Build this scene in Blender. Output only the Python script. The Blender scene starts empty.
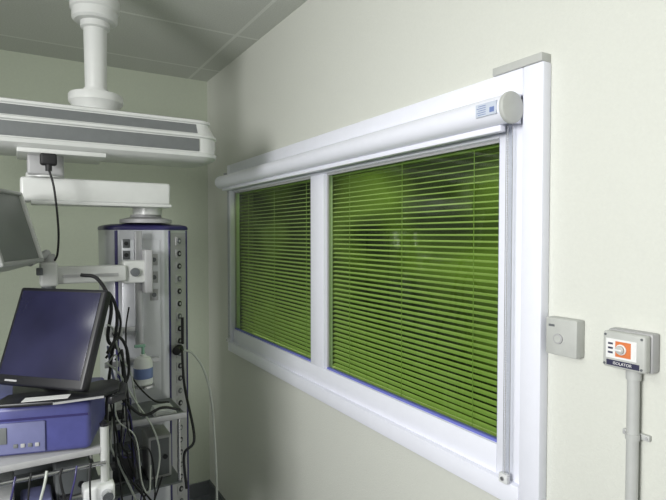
import bpy, bmesh, math, random
from mathutils import Vector, Matrix
random.seed(4)
D=bpy.data; C=bpy.context
SC=C.scene
try:
    SC.view_settings.view_transform='Standard'
except Exception: pass

# ---------------------------------------------------------------- materials
def mat(name,col,rough=0.5,metal=0.0,noise=0.04,nscale=30,bump=0.0,bscale=80,emit=None,estr=0,trans=0.0,alpha=1.0):
    m=D.materials.new(name); m.use_nodes=True
    nt=m.node_tree; N=nt.nodes; L=nt.links
    b=N['Principled BSDF']
    b.inputs['Roughness'].default_value=rough
    b.inputs['Metallic'].default_value=metal
    tc=N.new('ShaderNodeTexCoord')
    n=N.new('ShaderNodeTexNoise'); n.inputs['Scale'].default_value=nscale; n.inputs['Detail'].default_value=3
    L.new(tc.outputs['Object'],n.inputs['Vector'])
    r=N.new('ShaderNodeValToRGB')
    c=Vector(col)
    r.color_ramp.elements[0].position=0.3; r.color_ramp.elements[1].position=0.7
    r.color_ramp.elements[0].color=(*(c*(1-noise)),1); r.color_ramp.elements[1].color=(*[min(1,v*(1+noise)) for v in c],1)
    L.new(n.outputs['Fac'],r.inputs['Fac']); L.new(r.outputs['Color'],b.inputs['Base Color'])
    if bump>0:
        n2=N.new('ShaderNodeTexNoise'); n2.inputs['Scale'].default_value=bscale; n2.inputs['Detail'].default_value=4
        L.new(tc.outputs['Object'],n2.inputs['Vector'])
        bp=N.new('ShaderNodeBump'); bp.inputs['Strength'].default_value=bump; bp.inputs['Distance'].default_value=0.004
        L.new(n2.outputs['Fac'],bp.inputs['Height']); L.new(bp.outputs['Normal'],b.inputs['Normal'])
    if emit:
        b.inputs['Emission Color'].default_value=(*emit,1); b.inputs['Emission Strength'].default_value=estr
    if trans: b.inputs['Transmission Weight'].default_value=trans
    if alpha<1: b.inputs['Alpha'].default_value=alpha
    return m

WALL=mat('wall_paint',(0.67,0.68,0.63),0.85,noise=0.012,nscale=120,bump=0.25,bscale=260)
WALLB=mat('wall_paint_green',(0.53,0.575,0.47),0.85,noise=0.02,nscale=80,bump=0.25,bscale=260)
FRAME=mat('window_white',(0.85,0.86,0.95),0.35,noise=0.01)
WHITE=mat('white_plastic',(0.74,0.75,0.76),0.35,noise=0.02)
CREAM=mat('cream_enamel',(0.66,0.67,0.66),0.3,noise=0.02)
SILVER=mat('silver_enamel',(0.62,0.63,0.67),0.3,metal=0.3,noise=0.02)
GREY=mat('grey_panel',(0.13,0.14,0.15),0.5,noise=0.05)
MGREY=mat('mid_grey_panel',(0.165,0.175,0.18),0.5,noise=0.05)
PIPE=mat('pipe_grey_white',(0.50,0.51,0.50),0.4,noise=0.03)
LGREY=mat('light_grey_plastic',(0.42,0.42,0.43),0.45)
SWITCHG=mat('switch_grey',(0.50,0.51,0.49),0.45)
PURPLE=mat('violet_trim',(0.040,0.034,0.14),0.35)
BLUE=mat('blue_casing',(0.085,0.09,0.28),0.35,noise=0.08)
LBLUE=mat('pale_blue_casing',(0.18,0.19,0.36),0.4)
BLACK=mat('black_plastic',(0.012,0.012,0.016),0.4)
RUBBER=mat('black_rubber',(0.01,0.01,0.012),0.6)
SCREEN=mat('dark_screen',(0.020,0.020,0.050),0.2,noise=0.4,nscale=5)
SCREENG=mat('grey_green_screen',(0.16,0.175,0.165),0.4,noise=0.1,nscale=5)
CASEG=mat('pale_grey_casing',(0.36,0.37,0.36),0.4)
CHROME=mat('chrome',(0.6,0.6,0.62),0.2,metal=1)
STEEL=mat('brushed_steel',(0.45,0.45,0.47),0.35,metal=0.8)
ORANGE=mat('orange_label',(0.66,0.19,0.06),0.5)
LABELW=mat('label_white',(0.8,0.8,0.8),0.5)
LABELP=mat('label_pale_blue',(0.55,0.60,0.70),0.5)
LABELB=mat('label_blue',(0.16,0.22,0.45),0.5)
INK=mat('ink',(0.03,0.03,0.07),0.6)
HOSE=mat('white_hose',(0.50,0.53,0.49),0.4)
FLOORM=mat('vinyl_floor',(0.15,0.16,0.18),0.4,noise=0.2,nscale=25)
GREENLIQ=mat('green_liquid',(0.25,0.45,0.35),0.2)
BEADREFL=mat('bead_painted_reflection',(0.16,0.18,0.55),0.4)  # bluish reflection along the sash bottom, painted as bead colour
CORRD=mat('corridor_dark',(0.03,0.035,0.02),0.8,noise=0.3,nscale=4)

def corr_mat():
    m=D.materials.new('corridor_painted_light'); m.use_nodes=True  # soft lit and dark patches painted into the corridor wall colour
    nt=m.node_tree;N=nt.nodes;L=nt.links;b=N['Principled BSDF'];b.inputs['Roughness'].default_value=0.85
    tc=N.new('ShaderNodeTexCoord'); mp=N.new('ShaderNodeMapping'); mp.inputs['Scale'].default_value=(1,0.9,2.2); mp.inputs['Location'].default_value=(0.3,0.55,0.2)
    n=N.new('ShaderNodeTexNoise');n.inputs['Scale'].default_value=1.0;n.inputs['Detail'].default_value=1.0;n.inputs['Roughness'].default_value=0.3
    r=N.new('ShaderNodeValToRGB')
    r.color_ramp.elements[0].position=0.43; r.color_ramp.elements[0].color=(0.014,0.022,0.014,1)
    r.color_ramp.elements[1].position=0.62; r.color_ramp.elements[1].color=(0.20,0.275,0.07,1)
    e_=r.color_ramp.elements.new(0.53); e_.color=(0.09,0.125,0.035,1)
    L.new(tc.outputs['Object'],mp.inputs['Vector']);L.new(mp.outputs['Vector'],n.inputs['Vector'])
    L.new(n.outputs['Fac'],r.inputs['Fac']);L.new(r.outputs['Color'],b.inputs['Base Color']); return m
CORR=corr_mat()

def ceil_mat():
    m=D.materials.new('ceiling_tile'); m.use_nodes=True
    nt=m.node_tree;N=nt.nodes;L=nt.links;b=N['Principled BSDF'];b.inputs['Roughness'].default_value=0.9
    tc=N.new('ShaderNodeTexCoord'); mp=N.new('ShaderNodeMapping'); mp.inputs['Location'].default_value=(0.02,0.27,0)
    br=N.new('ShaderNodeTexBrick'); br.offset=0; br.inputs['Scale'].default_value=1
    br.inputs['Brick Width'].default_value=0.6; br.inputs['Row Height'].default_value=0.6
    br.inputs['Mortar Size'].default_value=0.010; br.inputs['Mortar Smooth'].default_value=0.3
    br.inputs['Color1'].default_value=(0.74,0.76,0.71,1); br.inputs['Color2'].default_value=(0.69,0.71,0.66,1)
    br.inputs['Mortar'].default_value=(0.88,0.90,0.85,1)
    L.new(tc.outputs['Object'],mp.inputs['Vector']);L.new(mp.outputs['Vector'],br.inputs['Vector'])
    n=N.new('ShaderNodeTexNoise');n.inputs['Scale'].default_value=160
    L.new(tc.outputs['Object'],n.inputs['Vector'])
    mx=N.new('ShaderNodeMixRGB');mx.blend_type='MULTIPLY';mx.inputs['Fac'].default_value=0.3
    L.new(br.outputs['Color'],mx.inputs['Color1']);L.new(n.outputs['Fac'],mx.inputs['Color2'])
    L.new(mx.outputs['Color'],b.inputs['Base Color']); return m
CEIL=ceil_mat()

def slat_mat():
    m=D.materials.new('slat_green'); m.use_nodes=True
    nt=m.node_tree;N=nt.nodes;L=nt.links;b=N['Principled BSDF']
    b.inputs['Base Color'].default_value=(0.36,0.43,0.18,1);b.inputs['Roughness'].default_value=0.4
    tr=N.new('ShaderNodeBsdfTranslucent');tr.inputs['Color'].default_value=(0.30,0.37,0.13,1)
    mx=N.new('ShaderNodeMixShader');mx.inputs['Fac'].default_value=0.2
    L.new(b.outputs[0],mx.inputs[1]);L.new(tr.outputs[0],mx.inputs[2])
    L.new(mx.outputs[0],N['Material Output'].inputs['Surface']);return m
SLAT=slat_mat()
def glass_mat(name,col,base):
    m=D.materials.new(name); m.use_nodes=True
    nt=m.node_tree;N=nt.nodes;L=nt.links
    t=N.new('ShaderNodeBsdfTransparent');t.inputs['Color'].default_value=col
    g=N.new('ShaderNodeBsdfGlossy');g.inputs['Roughness'].default_value=0.02 if base<0.1 else 0.25
    lw=N.new('ShaderNodeLayerWeight');lw.inputs['Blend'].default_value=0.5
    pw=N.new('ShaderNodeMath');pw.operation='POWER';pw.inputs[1].default_value=5
    mm=N.new('ShaderNodeMath');mm.operation='MULTIPLY_ADD';mm.inputs[1].default_value=0.5;mm.inputs[2].default_value=base
    L.new(lw.outputs['Facing'],pw.inputs[0]);L.new(pw.outputs[0],mm.inputs[0])
    mx=N.new('ShaderNodeMixShader');L.new(mm.outputs[0],mx.inputs['Fac'])
    L.new(t.outputs[0],mx.inputs[1]);L.new(g.outputs[0],mx.inputs[2])
    L.new(mx.outputs[0],N['Material Output'].inputs['Surface']);return m
GLASS=glass_mat('thin_glass',(0.86,0.95,0.76,1),0.03)
CLEARP=glass_mat('clear_rail',(0.96,0.97,0.98,1),0.08)

# ---------------------------------------------------------------- builder
WL={}
def empty(name,loc,label=None,cat=None,parent=None,kind=None,group=None):
    o=D.objects.new(name,None); SC.collection.objects.link(o); o.empty_display_size=0.05
    WL[o.name]=Vector(loc); put(o,Vector(loc),parent)
    meta(o,label,cat,kind,group); return o
def put(o,w,parent):
    if parent: o.parent=parent; o.location=w-WL[parent.name]
    else: o.location=w
    WL[o.name]=w
def meta(o,label=None,cat=None,kind=None,group=None):
    if label:o['label']=label
    if cat:o['category']=cat
    if kind:o['kind']=kind
    if group:o['group']=group

class B:
    def __init__(s): s.bm=bmesh.new(); s.mats=[]; s.xf=Matrix.Identity(4)
    def mi(s,m):
        if m not in s.mats: s.mats.append(m)
        return s.mats.index(m)
    def _merge(s,t,m,smooth=False,xf=None):
        i=s.mi(m)
        for f in t.faces: f.material_index=i; f.smooth=smooth
        t.transform(s.xf if xf is None else s.xf@xf)
        me=D.meshes.new('tmp'); t.to_mesh(me); t.free(); s.bm.from_mesh(me); D.meshes.remove(me)
        return s
    def box(s,a,b,m,bev=0.0,seg=2,xf=None):
        t=bmesh.new(); bmesh.ops.create_cube(t,size=1)
        a=Vector(a);b=Vector(b);c=(a+b)/2;d=b-a
        for v in t.verts: v.co=Vector((c[k]+v.co[k]*d[k] for k in range(3)))
        if bev>0: bmesh.ops.bevel(t,geom=t.edges[:],offset=bev,segments=seg,affect='EDGES',profile=0.5)
        return s._merge(t,m,bev>0 and seg>2,xf)
    def cyl(s,p0,p1,r,m,r2=None,n=24,bev=0.0,xf=None):
        t=bmesh.new(); p0=Vector(p0);p1=Vector(p1);d=p1-p0
        bmesh.ops.create_cone(t,cap_ends=True,segments=n,radius1=r,radius2=r if r2 is None else r2,depth=d.length)
        if bev>0:
            es=[e for e in t.edges if len(e.link_faces)==2 and any(len(f.verts)>4 for f in e.link_faces)]
            bmesh.ops.bevel(t,geom=es,offset=bev,segments=2,affect='EDGES',profile=0.5)
        q=Vector((0,0,1)).rotation_difference(d.normalized()).to_matrix().to_4x4()
        t.transform(Matrix.Translation((p0+p1)/2)@q)
        s._merge(t,m,False,xf)
        return s
    def tube(s,pts,r,m,n=10,res=8):
        P=[Vector(p) for p in pts]; Q=[P[0]*2-P[1]]+P+[P[-1]*2-P[-2]]; path=[]
        for i in range(1,len(Q)-2):
            for k in range(res):
                u=k/res; a,b,c,d=Q[i-1],Q[i],Q[i+1],Q[i+2]
                path.append(0.5*((2*b)+(-a+c)*u+(2*a-5*b+4*c-d)*u*u+(-a+3*b-3*c+d)*u**3))
        path.append(P[-1]); t=bmesh.new(); rings=[]; up=None
        for i,p in enumerate(path):
            tg=(path[min(i+1,len(path)-1)]-path[max(i-1,0)]).normalized()
            if up is None: up=tg.orthogonal().normalized()
            up=(up-tg*up.dot(tg)).normalized(); w=tg.cross(up)
            rings.append([t.verts.new(p+(up*math.cos(2*math.pi*k/n)+w*math.sin(2*math.pi*k/n))*r) for k in range(n)])
        for i in range(len(rings)-1):
            for k in range(n): t.faces.new((rings[i][k],rings[i][(k+1)%n],rings[i+1][(k+1)%n],rings[i+1][k]))
        t.faces.new(rings[0][::-1]); t.faces.new(rings[-1])
        return s._merge(t,m,True)
    def prism(s,pts,z0,z1,m,bev=0.0,axis='z',seg=2):
        t=bmesh.new()
        def mk(p,z):
            return (p[0],p[1],z) if axis=='z' else ((z,p[0],p[1]) if axis=='x' else (p[0],z,p[1]))
        lo=[t.verts.new(mk(p,z0)) for p in pts]; hi=[t.verts.new(mk(p,z1)) for p in pts]; n=len(pts)
        t.faces.new(lo[::-1]); t.faces.new(hi)
        for k in range(n): t.faces.new((lo[k],lo[(k+1)%n],hi[(k+1)%n],hi[k]))
        bmesh.ops.recalc_face_normals(t,faces=t.faces)
        if bev>0: bmesh.ops.bevel(t,geom=t.edges[:],offset=bev,segments=seg,affect='EDGES',profile=0.5)
        return s._merge(t,m)
    def lathe(s,c,prof,m,n=28,xf=None):
        t=bmesh.new(); rings=[]
        for r,z in prof: rings.append([t.verts.new((c[0]+r*math.cos(2*math.pi*k/n),c[1]+r*math.sin(2*math.pi*k/n),c[2]+z)) for k in range(n)])
        for i in range(len(rings)-1):
            for k in range(n): t.faces.new((rings[i][k],rings[i][(k+1)%n],rings[i+1][(k+1)%n],rings[i+1][k]))
        t.faces.new(rings[0][::-1]); t.faces.new(rings[-1])
        bmesh.ops.recalc_face_normals(t,faces=t.faces)
        return s._merge(t,m,True,xf)
    def rings(s,ringpts,mats):
        t=bmesh.new(); R=[[t.verts.new(p) for p in rp] for rp in ringpts]; n=len(R[0])
        idx=[s.mi(m) for m in mats]
        for i in range(len(R)-1):
            for k in range(n):
                f=t.faces.new((R[i][k],R[i][(k+1)%n],R[i+1][(k+1)%n],R[i+1][k])); f.material_index=idx[i]; f.smooth=True
        t.faces.new(R[0][::-1]).material_index=idx[0]; t.faces.new(R[-1]).material_index=idx[-1]
        bmesh.ops.recalc_face_normals(t,faces=t.faces)
        t.transform(s.xf)
        me=D.meshes.new('tmp'); t.to_mesh(me); t.free(); s.bm.from_mesh(me); D.meshes.remove(me); return s
    def done(s,name,parent=None,label=None,cat=None,kind=None,group=None):
        xs=[v.co for v in s.bm.verts]
        lo=Vector((min(v[k] for v in xs) for k in range(3)));hi=Vector((max(v[k] for v in xs) for k in range(3)))
        c=(lo+hi)/2
        if not parent: c.z=lo.z
        for v in s.bm.verts: v.co-=c
        me=D.meshes.new(name); s.bm.to_mesh(me); s.bm.free()
        for m in s.mats: me.materials.append(m)
        o=D.objects.new(name,me); SC.collection.objects.link(o)
        try: me.shade_smooth(); me.set_sharp_from_angle(angle=math.radians(35))
        except Exception: pass
        put(o,c,parent); meta(o,label,cat,kind,group); return o

def text(body,size,m,parent,loc,rot,name='lettering'):
    cu=D.curves.new(name,'FONT'); cu.body=body; cu.size=size; cu.extrude=0.0002; cu.align_x='CENTER'; cu.align_y='CENTER'
    o=D.objects.new(name,cu); SC.collection.objects.link(o); C.view_layer.update()
    me=D.meshes.new_from_object(o); SC.collection.objects.unlink(o); D.objects.remove(o)
    me.materials.clear(); me.materials.append(m)
    o=D.objects.new(name,me); SC.collection.objects.link(o)
    o.rotation_euler=rot; put(o,Vector(loc),parent); return o

# ---------------------------------------------------------------- room shell
H=2.72; YB=3.353; XL=-3.8; YR=-2.6
oy0,oy1,oz0,oz1=0.90,2.89,1.14,1.99
b=B()
b.box((0,YR,0),(0.12,oy0,H),WALL).box((0,oy1,0),(0.12,YB,H),WALL).box((0,oy0,0),(0.12,oy1,oz0),WALL).box((0,oy0,oz1),(0.12,oy1,H),WALL)
b.done('wall_right',kind='structure')
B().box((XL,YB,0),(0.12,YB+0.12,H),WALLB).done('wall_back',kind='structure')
B().box((XL-0.12,YR,0),(XL,YB+0.12,H),WALL).done('wall_left',kind='structure')
B().box((XL-0.12,YR-0.12,0),(0.12,YR,H),WALL).done('wall_rear',kind='structure')
B().box((XL-0.12,YR-0.12,-0.1),(0.12,YB+0.12,0),FLOORM).done('floor',kind='structure')
B().box((XL-0.12,YR-0.12,H),(0.12,YB+0.12,H+0.1),CEIL).done('ceiling',kind='structure')
B().box((XL,YB-0.012,0),(-0.012,YB,0.09),GREY).done('baseboard_back',kind='structure')
B().box((-0.012,YR,0),(0,YB,0.09),GREY).done('baseboard_right',kind='structure')

# corridor beyond window
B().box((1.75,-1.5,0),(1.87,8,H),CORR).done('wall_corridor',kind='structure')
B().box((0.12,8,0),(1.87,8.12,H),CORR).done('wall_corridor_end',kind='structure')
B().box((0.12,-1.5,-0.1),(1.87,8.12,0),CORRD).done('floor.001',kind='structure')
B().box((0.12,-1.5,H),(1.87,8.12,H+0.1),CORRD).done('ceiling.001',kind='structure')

# ---------------------------------------------------------------- window
win=empty('window_1',(0,1.84,1.045),kind='structure')
b=B()
Y0,Y1=0.782,2.905; Z0,Z1=1.045,2.122
b.box((-0.03,Y0,Z0),(0,Y0+0.058,Z1),FRAME,0.004)
b.box((-0.03,Y1-0.045,Z0),(0,Y1,Z1),FRAME,0.004)
b.box((-0.03,Y0+0.058,Z1-0.066),(0,Y1-0.045,Z1),FRAME,0.004)
b.box((-0.03,Y0+0.058,Z0),(0,Y1-0.045,Z0+0.055),FRAME,0.004)
b.done('architrave',win)
b=B()
a0,a1=0.925,2.868; c0,c1=1.175,1.968
b.box((-0.012,Y0+0.052,Z0+0.05),(0.03,a0,Z1-0.06),FRAME,0.003)
b.box((-0.012,a1,Z0+0.05),(0.03,Y1-0.04,Z1-0.06),FRAME,0.003)
b.box((-0.012,a0,c1),(0.03,a1,Z1-0.06),FRAME,0.003)
b.box((-0.012,a0,Z0+0.05),(0.03,a1,c0),FRAME,0.003)
b.done('window_frame',win)
B().box((0.031,2.884,oz0),(0.125,2.8895,oz1),CORRD).done('reveal_shade_sheet',win)  # added dark sheet that shades the reveal lit from the corridor
B().box((-0.014,1.818,c0),(0.03,1.928,c1),FRAME,0.003).done('mullion',win)
for (y0,y1) in ((a0,1.818),(1.928,a1)):
    b=B(); w=0.008
    b.box((-0.002,y0,c0),(0.010,y0+w,c1),LBLUE).box((0.002,y1-w,c0),(0.010,y1,c1),LGREY)
    b.box((-0.002,y0+w,c0),(0.010,y1-w,c0+w),BEADREFL).box((0.002,y0+w,c1-w),(0.010,y1-w,c1),LGREY)
    b.done('glazing_bead',win)
    B().box((0.007,y0+0.005,c0+0.005),(0.010,y1-0.005,c1-0.005),GLASS).done('glass_pane',win)
B().box((-0.034,0.784,2.122),(0,0.93,2.142),SWITCHG,0.002).done('trim_1',kind='structure')

# venetian blinds
def venetian(y0,y1):
    e=empty('venetian_blind',(0.045,(y0+y1)/2,c0-0.02),'olive green horizontal slat blind behind the window glass','window blind',group='slatted blinds behind the window')
    b=B(); z=c0-0.010; tilt=math.radians(17); hw=0.0096
    while z<c1-0.01:
        t=bmesh.new(); prev=None; N=5; dz=random.uniform(-0.0008,0.0008)
        for k in range(N+1):
            u=(k/N-0.5)*2; x=u*hw; h=0.002*(1-u*u)
            X=x*math.cos(tilt)-h*math.sin(tilt); Z=x*math.sin(tilt)+h*math.cos(tilt)
            v=(t.verts.new((0.047+X,y0,z+dz+Z)),t.verts.new((0.047+X,y1,z-dz+Z)))
            if prev: t.faces.new((prev[0],prev[1],v[1],v[0]))
            prev=v
        b._merge(t,SLAT,True); z+=0.0185
    b.done('slats',e)
    B().box((0.034,y0,c1-0.012),(0.060,y1,c1+0.014),SLAT).done('head_rail',e)
    B().box((0.036,y0,c0-0.028),(0.056,y1,c0-0.020),SLAT).done('bottom_rail',e)
    for k in range(3):
        y=y0+(y1-y0)*(0.15+0.35*k)
        B().cyl((0.0335,y,c0-0.02),(0.0335,y,c1),0.0012,SLAT,n=6).done('ladder_cord',e)
venetian(0.915,1.835); venetian(1.905,2.880)

# roller blind
rb=empty('roller_blind',(-0.05,1.88,1.10),'white roller blind cassette with side guides across window top','roller blind')
ry,rz,rx=0.850,2.022,-0.066
b=B(); b.cyl((rx,ry,rz),(rx,2.90,rz),0.0345,FRAME,n=32)
b.box((-0.05,ry,rz-0.02),(-0.028,2.90,rz+0.034),FRAME); b.done('cassette',rb)
B().cyl((rx,ry-0.014,rz),(rx,ry-0.0005,rz),0.038,SWITCHG,n=32,bev=0.004).done('end_cap',rb,label='light grey round end cap')
B().box((-0.058,ry-0.008,rz-0.034),(-0.0305,ry-0.001,rz+0.034),FRAME,0.002).done('end_plate',rb)
b=B(); b.cyl((rx,2.90,rz),(rx,2.905,rz),0.036,FRAME,n=32).box((-0.05,2.90,rz-0.03),(-0.028,2.905,rz+0.055),LGREY); b.done('end_cap',rb)
B().box((-0.066,0.875,1.972),(-0.046,2.885,1.988),FRAME,0.003).done('hem_bar',rb)
for yy in (0.880,2.882):
    b=B(); b.box((-0.0320,yy-0.014,1.12),(-0.0305,yy-0.0130,1.99),LGREY).box((-0.0320,yy+0.0060,1.12),(-0.0305,yy+0.0070,1.99),LGREY)
    b.box((-0.0310,yy-0.0130,1.12),(-0.0304,yy+0.0060,1.99),CLEARP); b.done('guide_rail',rb)
    b=B(); z=1.125
    while z<1.985:
        b.cyl((-0.036,yy-0.003,z),(-0.036,yy-0.003,z+0.0035),0.0013,LGREY,n=6); z+=0.006
    b.cyl((-0.036,yy-0.003,1.12),(-0.036,yy-0.003,1.99),0.0006,LGREY,n=6)
    b.done('bead_chain',rb)
    b=B(); b.box((-0.044,yy-0.016,1.100),(-0.0305,yy+0.010,1.124),WHITE,0.002).cyl((-0.047,yy-0.003,1.112),(-0.043,yy-0.003,1.112),0.005,STEEL,n=12); b.done('rail_bracket',rb)
b=B()
xf=Matrix.Translation((rx,0,rz))
b.box((-0.0366,0.856,-0.015),(-0.0330,0.920,0.016),LABELP,xf=xf)
for k in range(5): b.box((-0.0370,0.888,-0.011+k*0.0052),(-0.0365,0.912+0.004*(k%2),-0.0095+k*0.0052),LABELB,xf=xf)
b.box((-0.0370,0.862,-0.009),(-0.0365,0.876,0.003),LABELB,xf=xf)
b.done('sticker',rb,label='pale blue sticker with fine dark blue print')

# ---------------------------------------------------------------- wall devices
e=empty('wall_sensor',(-0.015,0.73,1.446),'square grey wall plate with round button beside window frame','wall switch')
B().box((-0.03,0.690,1.448),(0,0.768,1.532),SWITCHG,0.003).done('housing',e)
b=B();b.cyl((-0.034,0.735,1.486),(-0.029,0.735,1.486),0.0115,LGREY,bev=0.001).cyl((-0.0345,0.735,1.486),(-0.0338,0.735,1.486),0.008,SWITCHG);b.done('button',e)
B().box((-0.0308,0.745,1.512),(-0.0299,0.760,1.517),GREY).done('name_strip',e)

e=empty('isolator_switch',(-0.025,0.575,1.447),'grey isolator box with white and orange label and rotary knob','switch')
b=B(); b.box((-0.028,0.532,1.451),(0,0.621,1.528),LGREY,0.004).box((-0.050,0.534,1.453),(-0.029,0.619,1.526),SWITCHG,0.005,3); b.done('housing',e)
b=B(); b.box((-0.0512,0.550,1.473),(-0.0498,0.611,1.512),LABELW).box((-0.0514,0.561,1.477),(-0.0511,0.592,1.508),ORANGE); b.done('label_plate',e,label='white label with orange square')
b=B(); b.cyl((-0.0540,0.580,1.4925),(-0.0512,0.580,1.4925),0.0105,LABELW,bev=0.0005).cyl((-0.060,0.580,1.4925),(-0.0540,0.580,1.4925),0.0085,SWITCHG,bev=0.002)
b.box((-0.064,0.573,1.4905),(-0.060,0.587,1.4945),LABELW,0.0015); b.done('knob',e,label='round pale rotary knob')
b=B()
for k in range(3): b.box((-0.0514,0.597,1.482+k*0.009),(-0.0511,0.607,1.486+k*0.009),INK)
b.done('print_mark',e)
B().box((-0.0512,0.545,1.458),(-0.0498,0.610,1.469),INK).done('name_strip',e)
for (y,z) in ((0.541,1.519),(0.613,1.519),(0.541,1.460),(0.6145,1.460)): B().cyl((-0.0515,y,z),(-0.049,y,z),0.0025,GREY,n=10).done('screw',e)
text('ISOLATOR',0.008,LABELW,e,(-0.0516,0.5775,1.4635),(math.radians(90),0,math.radians(-90)))

e=empty('conduit',(-0.02,0.572,0),'grey white plastic conduit pipe running down wall with clips','pipe')
B().cyl((-0.020,0.572,0.0),(-0.020,0.572,1.451),0.0115,PIPE,n=20).done('pipe',e)
B().cyl((-0.020,0.572,1.431),(-0.020,0.572,1.4505),0.014,PIPE,n=20).done('coupling',e)
for z in (1.316,0.6):
    b=B(); b.cyl((-0.020,0.572,z-0.006),(-0.020,0.572,z+0.006),0.0135,PIPE,n=20).box((-0.010,0.545,z-0.006),(0,0.599,z+0.006),PIPE,0.002)
    b.cyl((-0.012,0.550,z),(-0.009,0.550,z),0.003,LGREY,n=10).cyl((-0.012,0.594,z),(-0.009,0.594,z),0.003,LGREY,n=10)
    b.done('clip',e)

# ---------------------------------------------------------------- ceiling pendant
pn=empty('ceiling_pendant',(-0.817,2.10,H),'white ceiling mounted medical supply pendant with arms and column','medical pendant')
cx,cy=-0.817,2.10
b=B(); b.lathe((cx,cy,0),[(0.16,H),(0.16,H-0.03),(0.10,H-0.05),(0.066,H-0.06),(0.066,2.585),(0.084,2.580),(0.084,2.540),(0.078,2.535),(0.078,2.505),(0.070,2.497),(0.050,2.495),(0.050,2.475),(0.040,2.470),(0.037,2.235)],CREAM); b.done('mount_column',pn)
b=B(); b.lathe((cx,cy,0),[(0.042,2.255),(0.046,2.236),(0.090,2.233),(0.093,2.228),(0.093,2.204),(0.086,2.197),(0.07,2.165)],CREAM); b.done('swivel_flange',pn)

def rrect(xa,xb,ya,yb,r,n=8):
    P=[]
    for cx_,cy_,a0_ in ((xb-r,ya+r,-90),(xb-r,yb-r,0),(xa+r,yb-r,90),(xa+r,ya+r,180)):
        for k in range(n+1):
            a=math.radians(a0_+90*k/n); P.append((cx_+r*math.cos(a),cy_+r*math.sin(a)))
    return P
def rings_rr(xa,xb,ya,yb,r,prof):
    out=[]
    for ins,z in prof:
        out.append([(x,y,z) for x,y in rrect(xa+ins,xb-ins,ya+ins,yb-ins,max(r-ins,0.01))])
    return out
prof=[(0.040,2.004),(0.016,2.012),(0.003,2.022),(0.0,2.034),(0.006,2.038),(0.006,2.092),(0.0,2.096),(0.0,2.104),(0.008,2.108),(0.030,2.150),(0.024,2.154),(0.024,2.163),(0.04,2.169)]
B().rings(rings_rr(-1.70,-0.380,1.975,2.245,0.085,prof),[CREAM]*12).done('arm_housing',pn)
B().box((-1.62,1.9775,2.041),(-0.470,1.9825,2.089),MGREY,0.002).done('inset_panel',pn,label='broad grey inset strip')
B().prism([(1.9835,2.1100),(2.0045,2.1490),(2.010,2.1490),(1.990,2.1100)],-1.60,-0.475,MGREY,axis='x').done('inset_panel',pn,label='dark grey inset strip')
b=B(); b.box((-1.07,1.985,1.992),(-0.80,2.20,2.008),CREAM,0.004); b.done('underside_cover',pn)
b=B(); b.box((-1.04,2.03,1.925),(-0.93,2.16,1.996),LGREY,0.008,3).cyl((-0.985,2.095,1.92),(-0.985,2.095,1.935),0.06,CREAM); b.done('swivel_joint',pn)
b=B(); b.box((-1.062,2.06,1.836),(-0.56,2.18,1.920),CREAM,0.01,3); b.box((-1.03,2.045,1.826),(-0.56,2.16,1.838),CREAM,0.003); b.done('support_arm',pn)
b=B(); b.lathe((-0.625,2.17,0),[(0.055,1.80),(0.055,1.835),(0.05,1.84)],CREAM); b.lathe((-0.625,2.2,0),[(0.10,1.768),(0.10,1.782),(0.06,1.792),(0.06,1.80)],LGREY); b.done('swivel_joint',pn)

# service column
sh=empty('service_column',(-0.62,2.27,0.30),parent=pn)
def arc(cx_,cy_,r,a0_,a1_,n=6): return [(cx_+r*math.cos(math.radians(a0_+(a1_-a0_)*k/n)),cy_+r*math.sin(math.radians(a0_+(a1_-a0_)*k/n))) for k in range(n+1)]
P=arc(-0.720,2.225,0.062,180,262)+arc(-0.575,2.185,0.050,262,306)+arc(-0.480,2.235,0.030,306,360)+arc(-0.50,2.35,0.05,0,90)+arc(-0.735,2.35,0.05,90,180)
B().prism(P,0.33,1.744,SILVER).done('column_body',sh)
def scale(P,k,c=(-0.62,2.27)): return [(c[0]+(x-c[0])*k,c[1]+(y-c[1])*k) for x,y in P]
def capring(zs): return [[(x,y,z) for x,y in scale(P,k)] for k,z in zs]
B().rings(capring([(1.005,1.740),(1.014,1.743),(1.014,1.750),(0.985,1.757),(0.85,1.763),(0.5,1.767)]),[PURPLE]*5).done('top_cap',sh,label='dark violet domed cap')
B().rings(capring([(0.9,0.29),(1.03,0.30),(1.03,0.335)]),[PURPLE]*2).done('bottom_cap',sh,label='dark violet cap')
def face(p,q):
    p=Vector((*p,0));q=Vector((*q,0)); d=(q-p).normalized(); nrm=Vector((d.y,-d.x,0))
    return Matrix(((d.x,nrm.x,0,p.x),(d.y,nrm.y,0,p.y),(0,0,1,0),(0,0,0,1))),(q-p).length
Mf,Lf=face(P[6],P[7]); Mc,Lc=face(P[13],P[14])
b=B(); b.xf=Mf
b.box((-0.022,-0.008,0.36),(-0.010,0.001,1.738),PURPLE,0.001).done('violet_strip',sh)
b=B(); b.xf=Mc
b.box((-0.006,-0.006,0.36),(0.003,0.003,1.738),PURPLE,0.001).done('violet_strip',sh)
b=B(); b.xf=Mc
b.box((Lc-0.001,-0.006,0.36),(Lc+0.007,0.003,1.738),PURPLE,0.001).done('violet_strip',sh)
b=B(); b.xf=Mf
b.box((0.004,-0.001,0.40),(Lf-0.004,0.003,1.70),SILVER,0.001); b.done('front_panel',sh)
b=B(); b.xf=Mc
b.box((0.004,-0.002,0.40),(Lc-0.003,0.0015,1.73),LGREY); b.done('outlet_panel',sh)
for k in range(3):
    z=1.60-k*0.07
    b=B(); b.xf=Mf
    b.box((Lf-0.042,0.003,z),(Lf-0.012,0.006,z+0.045),LGREY,0.001)
    b.cyl((Lf-0.027,0.005,z+0.022),(Lf-0.027,0.008,z+0.022),0.009,GREY,n=14)
    b.done('socket_block',sh)
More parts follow.
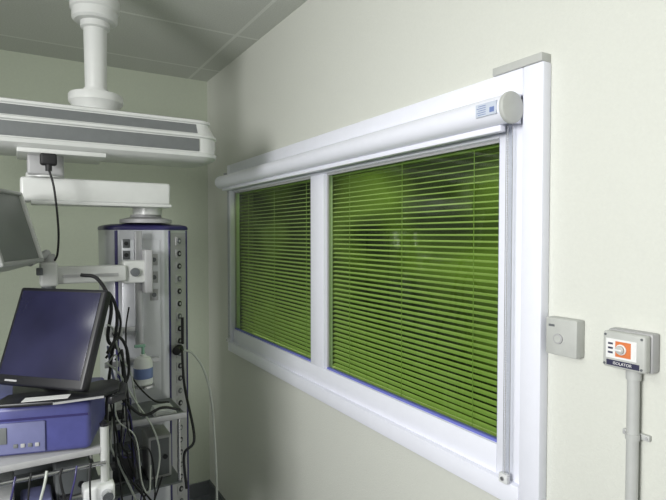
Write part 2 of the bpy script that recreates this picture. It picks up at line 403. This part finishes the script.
for k in range(3):
    z=1.670-k*0.045
    b=B(); b.xf=Mf
    b.box((0.008,0.003,z),(0.034,0.007,z+0.034),GREY,0.001)
    b.cyl((0.021,0.006,z+0.017),(0.021,0.009,z+0.017),0.008,BLACK,n=14)
    b.done('socket_block',sh,label='dark socket block')
for k in range(22):
    z=1.695-k*0.052
    b=B(); b.xf=Mc; xc=Lc/2
    b.box((xc-0.018,0.000,z-0.018),(xc+0.018,0.005,z+0.018),LGREY,0.002).cyl((xc,0.003,z),(xc,0.009,z),0.0115,BLACK if k%3 else GREY,n=16)
    b.cyl((xc,0.009,z),(xc,0.011,z),0.005,LGREY,n=12)
    b.done('gas_outlet',sh)
b=B(); b.box((-0.690,2.085,1.30),(-0.662,2.105,1.735),STEEL,0.003).box((-0.680,2.10,1.32),(-0.667,2.16,1.34),STEEL).box((-0.680,2.10,1.70),(-0.667,2.16,1.72),STEEL); b.done('equipment_rail',sh)
b=B(); b.box((-0.74,2.035,1.540),(-0.65,2.11,1.625),CREAM,0.008,3).box((-0.665,2.03,1.50),(-0.635,2.09,1.665),LGREY,0.006,3).cyl((-0.70,2.02,1.582),(-0.70,2.036,1.582),0.016,GREY,n=18,bev=0.002); b.done('rail_clamp',sh)
ma=empty('monitor_arm',(-0.86,2.03,1.55),parent=sh)
b=B(); b.box((-0.97,2.02,1.550),(-0.73,2.07,1.610),CREAM,0.008,3).box((-0.94,2.017,1.572),(-0.76,2.021,1.582),LGREY); b.done('arm_beam',ma)
b=B(); b.box((-1.01,1.995,1.545),(-0.955,2.08,1.628),CREAM,0.010,3).cyl((-0.985,2.035,1.625),(-0.985,2.035,1.655),0.024,LGREY,bev=0.003).cyl((-0.983,2.03,1.53),(-0.983,2.03,1.546),0.022,GREY).box((-1.02,1.985,1.585),(-1.00,2.01,1.61),GREY,0.003); b.done('arm_joint',ma)
b=B(); b.box((-0.86,1.90,1.052),(-0.55,2.13,1.062),GREY,0.003).box((-0.86,1.892,1.050),(-0.55,1.902,1.072),STEEL,0.002).box((-0.866,1.90,1.05),(-0.856,2.13,1.072),STEEL,0.002)
b.done('shelf',sh)
b=B(); b.box((-0.84,1.92,0.80),(-0.56,2.13,0.808),GREY,0.003).cyl((-0.83,1.93,0.80),(-0.83,1.93,1.052),0.006,CHROME,n=12).cyl((-0.57,1.93,0.80),(-0.57,1.93,1.052),0.006,CHROME,n=12)
b.done('shelf',sh)
b=B(); b.cyl((-0.675,2.03,1.150),(-0.675,2.03,1.158),0.040,CHROME,n=20).box((-0.685,2.03,1.148),(-0.665,2.16,1.156),CHROME); b.done('bottle_holder',sh)
b=B(); b.box((-0.80,2.095,1.22),(-0.60,2.103,1.242),STEEL,0.002).box((-0.72,2.10,1.224),(-0.70,2.16,1.238),STEEL).box((-0.64,2.10,1.224),(-0.62,2.15,1.238),STEEL)
b.done('accessory_rail',sh)
b=B(); b.box((-0.80,2.03,1.345),(-0.745,2.10,1.375),LGREY,0.004).box((-0.775,2.09,1.35),(-0.66,2.10,1.37),STEEL,0.002).cyl((-0.772,2.02,1.36),(-0.772,2.03,1.36),0.010,BLACK,n=14)
b.done('side_bracket',sh)

e=empty('soap_dispenser_bottle',(-0.675,2.03,1.158),'clear white pump bottle with blue label on column holder','bottle')
B().lathe((-0.675,2.03,1.1585),[(0.030,0),(0.034,0.004),(0.034,0.085),(0.025,0.102),(0.011,0.108),(0.011,0.115)],WHITE).done('bottle_body',e)
B().lathe((-0.675,2.03,1.1585),[(0.0344,0.026),(0.0346,0.027),(0.0346,0.064),(0.0344,0.065)],LABELB).done('label_band',e)
b=B(); b.cyl((-0.675,2.03,1.272),(-0.675,2.03,1.302),0.006,GREENLIQ,n=12).box((-0.706,2.023,1.299),(-0.666,2.037,1.310),GREENLIQ,0.003); b.done('pump',e)

# ---------------------------------------------------------------- monitors
def XF(c,yaw,tilt): return Matrix.Translation(c)@Matrix.Rotation(math.radians(yaw),4,'Z')@Matrix.Rotation(math.radians(-tilt),4,'X')
e=empty('patient_monitor',(-1.10,1.90,1.58),'small thick pale cased monitor with grey screen on arm','monitor')
X=XF((-1.096,1.83,1.742),70,16)
b=B(); b.xf=X
b.box((-0.16,0,-0.118),(0.16,0.11,0.118),CASEG,0.018,3).box((-0.12,0.105,-0.09),(0.12,0.15,0.09),LGREY,0.012,3)
b.box((-0.16,-0.018,-0.118),(0.16,0.01,-0.104),CASEG,0.005,3).box((-0.16,-0.018,0.106),(0.16,0.01,0.118),CASEG,0.005,3)
b.box((0.146,-0.018,-0.118),(0.16,0.01,0.118),CREAM,0.005,3).box((-0.16,-0.018,-0.118),(-0.142,0.01,0.118),CASEG,0.006,3); b.done('housing',e)
b=B(); b.xf=X; b.box((-0.142,-0.008,-0.104),(0.146,0.002,0.106),SCREENG); b.done('screen',e,label='grey green display glass')
B().cyl((-1.04,1.95,1.63),(-0.985,2.03,1.658),0.013,LGREY,n=14).done('mounting_stub',e)

e=empty('display_monitor',(-0.98,1.68,1.27),'black flat touchscreen monitor tilted back on short stand','monitor')
X=XF((-0.998,1.65,1.436),-46,21)
b=B(); b.xf=X; b.box((-0.148,0,-0.14),(0.148,0.030,0.14),BLACK,0.008,3).box((-0.10,0.028,-0.10),(0.10,0.065,0.10),BLACK,0.012,3); b.done('housing',e)
b=B(); b.xf=X; b.box((-0.134,-0.002,-0.112),(0.134,0.002,0.129),SCREEN,0.0005); b.done('screen',e,label='dark blue grey reflective display glass')
b=B(); b.xf=X
b.box((-0.11,-0.0012,-0.129),(-0.07,0.001,-0.124),LGREY).done('maker_mark',e)
b=B(); b.box((-1.01,1.70,1.28),(-0.95,1.76,1.38),BLACK,0.006).box((-1.09,1.62,1.2715),(-0.90,1.80,1.282),BLACK,0.004); b.done('stand',e)

e=empty('medical_device',(-1.03,1.72,1.134),'blue violet boxed medical device with grey control front','medical device')
X=XF((-1.02,1.70,1.2025),-16,0)
b=B(); b.xf=X; b.box((-0.19,-0.12,-0.067),(0.150,0.14,0.067),BLUE,0.014,3).box((-0.19,-0.1215,0.028),(0.145,-0.118,0.034),PURPLE); b.done('housing',e)
b=B(); b.xf=X; b.box((-0.185,-0.126,-0.058),(0.040,-0.118,0.024),LBLUE,0.003).box((-0.17,-0.129,-0.030),(-0.05,-0.125,0.014),MGREY,0.002).box((-0.16,-0.1300,-0.022),(-0.08,-0.128,0.008),SCREENG); b.done('front_panel',e)
for k in range(4):
    b=B(); b.xf=X; b.box((-0.035+k*0.017,-0.129,-0.042),(-0.025+k*0.017,-0.125,-0.032),LGREY if k%2 else MGREY,0.001).done('key',e)
e=empty('keyboard_tray',(-0.90,1.60,1.283),'black curved tray on the monitor stand','tray')
b=B(); b.prism([(-1.14,1.55),(-1.00,1.505),(-0.88,1.50),(-0.835,1.54),(-0.82,1.62),(-0.862,1.66),(-0.95,1.625),(-1.10,1.63)],1.2825,1.293,BLACK,0.003); b.done('tray_body',e)
b=B(); b.prism([(-1.00,1.500),(-0.88,1.495),(-0.88,1.4995),(-1.00,1.5045)],1.285,1.290,LGREY); b.done('edge_trim',e)
b=B(); b.prism([(-0.86,1.50),(-0.82,1.53),(-0.80,1.62),(-0.83,1.70),(-0.845,1.69),(-0.82,1.62),(-0.838,1.54),(-0.87,1.51)],1.262,1.2825,BLACK,0.003); b.done('handle',e)
b=B(); b.prism([(-1.07,1.535),(-0.965,1.512),(-0.955,1.545),(-1.06,1.568)],1.2935,1.2945,LABELW).done('paper_sheet',label='white paper sheet lying on the black tray',cat='paper')

# ---------------------------------------------------------------- trolley
e=empty('equipment_trolley',(-1.08,1.75,0),'steel equipment trolley with shelves carrying medical devices','trolley')
for z in (1.115,0.93,0.35):
    b=B(); b.box((-1.32,1.55,z),(-0.86,1.96,z+0.018),GREY if z<1 else LGREY,0.003); b.done('shelf',e)
for x in (-1.31,-0.872):
    for y in (1.556,1.955):
        b=B(); b.cyl((x,y,0.07),(x,y,1.19),0.0115,PIPE if x>-1 and y<1.6 else CHROME,n=18).lathe((x,y,1.19),[(0.013,0),(0.013,0.008),(0.006,0.014)],BLACK,n=14); b.done('post',e)
        b=B(); b.cyl((x-0.012,y,0.035),(x+0.012,y,0.035),0.035,RUBBER,n=20,bev=0.004).box((x-0.018,y-0.01,0.04),(x+0.018,y+0.01,0.08),LGREY,0.003); b.done('castor',e)
b=B(); b.box((-0.93,1.525,0.985),(-0.85,1.58,1.035),WHITE,0.008,3).cyl((-0.872,1.50,1.01),(-0.872,1.53,1.01),0.014,CHROME,n=16).box((-0.965,1.535,1.0),(-0.925,1.55,1.02),CHROME,0.003)
b.cyl((-0.985,1.542,1.01),(-0.96,1.542,1.01),0.016,BLACK,n=16)
b.done('pole_clamp',e)
b=B(); b.cyl((-1.31,1.545,1.09),(-0.872,1.545,1.09),0.006,CHROME,n=12); b.done('front_rail',e)
b=B(); b.box((-0.862,1.56,1.03),(-0.852,1.95,1.055),STEEL,0.002).cyl((-0.850,1.62,1.043),(-0.838,1.62,1.043),0.012,BLACK,n=14).cyl((-0.850,1.80,1.043),(-0.838,1.80,1.043),0.012,BLACK,n=14); b.done('side_rail',e)
b=B(); b.box((-1.30,1.94,0.30),(-0.88,1.95,1.11),GREY); b.done('back_panel',e)
def item(name,lo,hi,m,m2,label,cat):
    e=empty(name,((lo[0]+hi[0])/2,(lo[1]+hi[1])/2,lo[2]),label,cat)
    B().box(lo,hi,m,0.006,3).done('housing',e)
    b=B(); b.box((lo[0]+0.01,lo[1]-0.003,lo[2]+0.012),(hi[0]-0.01,lo[1]+0.002,hi[2]-0.012),m2,0.001).done('front_panel',e)
    B().cyl((hi[0]-0.025,lo[1]-0.008,(lo[2]+hi[2])/2),(hi[0]-0.025,lo[1]-0.002,(lo[2]+hi[2])/2),0.009,BLACK,n=14).done('knob',e)
item('suction_unit',(-1.16,1.60,0.949),(-1.09,1.80,1.02),WHITE,LGREY,'white boxed unit with black knob on trolley shelf','medical device')
item('adapter_unit',(-1.075,1.60,0.949),(-1.00,1.70,1.00),LBLUE,GREY,'small pale blue adapter on trolley shelf','medical device')
item('power_unit',(-0.99,1.64,0.949),(-0.90,1.80,1.06),MGREY,GREY,'dark grey boxed unit on trolley shelf','medical device')
item('pump_unit',(-0.82,1.93,1.063),(-0.75,2.01,1.12),LGREY,BLACK,'small grey pump unit on column shelf','medical device')
item('battery_pack',(-0.80,2.00,0.809),(-0.70,2.10,0.93),GREY,BLACK,'dark grey power pack on lower column shelf','power pack')
item('syringe_pump',(-0.67,1.98,0.809),(-0.585,2.10,0.97),LGREY,GREY,'light grey syringe pump on lower column shelf','medical device')
e=empty('folded_cloth',(-0.62,1.93,1.063),'small folded white cloth on column shelf','cloth')
b=B()
for k in range(4): b.box((-0.66+0.002*k,1.91,1.063+k*0.006),(-0.58-0.003*k,1.99,1.0685+k*0.006),WHITE,0.002)
b.done('cloth_layers',e)

# ---------------------------------------------------------------- cables
def cable(pts,r,m,label,cat='cable'):
    B().tube(pts,r,m).done('cable',label=label,cat=cat)
e=empty('power_cable',(-0.98,1.965,1.60),'black cable hanging from plug on pendant arm','cable')
b=B(); b.box((-1.005,1.955,1.950),(-0.955,1.984,1.990),RUBBER,0.008,3).cyl((-0.98,1.965,1.932),(-0.98,1.965,1.952),0.010,RUBBER,n=12); b.done('plug',e)
B().tube([(-0.98,1.965,1.94),(-0.965,1.955,1.87),(-0.955,1.95,1.74),(-0.958,1.96,1.66),(-0.965,1.985,1.635)],0.0035,RUBBER).done('cord',e)
cb=empty('cable_bundle',(-0.78,1.86,0.80),'tangled black and pale leads hanging between trolley and column','cable bundle')
def lead(pts,r,m,par=None): B().tube(pts,r,m).done('lead',par or cb)
lead([(-0.89,1.95,1.585),(-0.84,1.93,1.57),(-0.80,1.92,1.48),(-0.81,1.93,1.36),(-0.77,1.95,1.31),(-0.75,2.0,1.20),(-0.76,2.02,1.14)],0.006,RUBBER)
lead([(-0.93,1.78,1.40),(-0.86,1.82,1.46),(-0.82,1.85,1.53),(-0.79,1.86,1.45),(-0.81,1.86,1.30),(-0.83,1.83,1.16),(-0.835,1.82,1.02)],0.005,RUBBER)
lead([(-0.83,1.84,1.30),(-0.79,1.84,1.26),(-0.74,1.84,1.16),(-0.68,1.84,1.05),(-0.66,1.84,0.95),(-0.68,1.84,0.83)],0.003,HOSE)
lead([(-0.82,1.86,1.35),(-0.81,1.87,1.28),(-0.80,1.84,1.20),(-0.81,1.84,1.10),(-0.835,1.84,1.02),(-0.835,1.83,0.90)],0.004,LBLUE)
lead([(-0.72,2.05,1.45),(-0.74,2.0,1.36),(-0.73,1.98,1.22),(-0.66,1.95,1.12),(-0.60,1.95,1.10)],0.003,RUBBER)
lead([(-0.82,1.88,1.42),(-0.80,1.88,1.40),(-0.775,1.90,1.30),(-0.74,1.92,1.24),(-0.72,1.94,1.14),(-0.70,1.94,1.067)],0.003,HOSE)
lead([(-0.845,1.90,1.50),(-0.80,1.90,1.50),(-0.77,1.92,1.42),(-0.785,1.93,1.34),(-0.82,1.91,1.30)],0.004,RUBBER)
lead([(-0.83,1.80,1.34),(-0.79,1.84,1.38),(-0.76,1.86,1.33),(-0.755,1.87,1.24),(-0.79,1.86,1.19),(-0.82,1.84,1.22)],0.005,RUBBER)
lead([(-0.83,1.78,1.22),(-0.80,1.80,1.20),(-0.72,1.83,1.11),(-0.65,1.84,1.12),(-0.58,1.88,1.09)],0.005,RUBBER)
random.seed(11)
for k in range(9):
    x0=random.uniform(-0.83,-0.76); x1=random.uniform(-0.81,-0.66); y=1.80+0.007*k
    zt=random.uniform(1.12,1.32); zb=random.uniform(0.72,1.0); zm=(zt+zb)/2
    lead([(x0,y+0.05,zt),(x0+random.uniform(-.01,.04),y,zt+0.02),(x0+random.uniform(-.01,.05),y-0.01,zm+random.uniform(0,.08)),((x0+x1)/2+random.uniform(-.03,.05),y,zm-random.uniform(0,.08)),(x1,y-0.01,zb),(x1+random.uniform(-.03,.06),y,zb-0.05),(x1+random.uniform(-.02,.05),y+0.03,zb+0.03)],random.choice((0.0025,0.003,0.004)),(RUBBER,HOSE,RUBBER,PURPLE,RUBBER)[k%5])
cf=empty('cable_bundle',(-1.0,1.53,0.80),'black and grey leads dangling over trolley front rail','cable bundle')
for k in range(7):
    x0=-1.12+0.035*k; y=1.535-0.003*k
    zb=random.uniform(0.84,0.95)
    lead([(x0,y+0.005,1.105),(x0-0.005,y-0.006,1.08),(x0+random.uniform(-.03,.03),y-0.01,0.5*(1.08+zb)),(x0+random.uniform(0,.05),y-0.01,zb),(x0+0.06,y-0.008,zb+0.04),(x0+0.07,y-0.008,zb+0.10)],random.choice((0.0025,0.0035)),(RUBBER,PURPLE,RUBBER,HOSE)[k%4],cf)
cable([(-0.50,2.13,1.25),(-0.51,2.10,1.24),(-0.515,2.05,1.12),(-0.53,1.87,0.98),(-0.57,1.86,0.93),(-0.56,1.87,0.80)],0.005,RUBBER,'black cable draping from column outlet')
cable([(-0.498,2.12,1.25),(-0.465,2.11,1.235),(-0.425,2.10,1.17),(-0.395,2.10,1.06),(-0.38,2.10,0.90),(-0.37,2.10,0.60),(-0.38,2.12,0.20),(-0.42,2.2,0.01)],0.0048,HOSE,'pale grey hose hanging from column outlet to floor')
cable([(-0.32,2.9,0.015),(-0.30,3.05,0.10),(-0.38,3.1,0.14),(-0.46,3.0,0.015)],0.012,RUBBER,'black cable looped on the floor')
e=empty('plug_connector',(-0.50,2.14,1.235),'black hose connector plugged into column outlet','connector')
B().cyl((-0.503,2.165,1.25),(-0.53,2.115,1.25),0.017,RUBBER,n=18,bev=0.003).done('connector_body',e)
B().cyl((-0.495,2.15,1.27),(-0.495,2.15,1.38),0.006,RUBBER,n=10).done('strain_relief',e)

# ---------------------------------------------------------------- lights
def area(name,loc,target,sx,sy,power,col,spread=180):
    l=D.lights.new(name,'AREA'); l.shape='RECTANGLE'; l.size=sx; l.size_y=sy; l.energy=power; l.color=col; l.spread=math.radians(spread)
    o=D.objects.new(name,l); SC.collection.objects.link(o); o.location=loc
    o.rotation_euler=(Vector(target)-Vector(loc)).to_track_quat('-Z','Y').to_euler(); return o
area('unseen_key_light',(-2.8,0.0,2.0),(0,0.8,1.85),0.8,0.7,56,(1.0,1.0,0.985),155)  # added key light from the left, set to throw the pendant's shadow
area('overhead_fill_light',(-2.3,0.8,2.66),(-2.3,0.8,0),1.0,0.5,14,(0.98,1.0,0.96))  # added unseen fill that brightens the back wall and ceiling
area('corridor_light',(0.95,3.0,2.6),(0.95,3.0,0),0.8,2.4,21,(0.91,1.0,0.50))
area('corridor_light.001',(0.95,1.0,2.6),(0.95,1.0,0),0.8,1.6,13,(0.91,1.0,0.50))
w=D.worlds.new('World'); SC.world=w; w.use_nodes=True
w.node_tree.nodes['Background'].inputs[0].default_value=(0.6,0.62,0.6,1); w.node_tree.nodes['Background'].inputs[1].default_value=0.3

cam=D.cameras.new('Camera'); co=D.objects.new('Camera',cam); SC.collection.objects.link(co)
co.location=(-1.07,0,1.72); co.rotation_euler=(math.radians(90-1.65),0,math.radians(-31.2))
cam.sensor_width=36; cam.lens=28.1; cam.clip_start=0.02
SC.camera=co
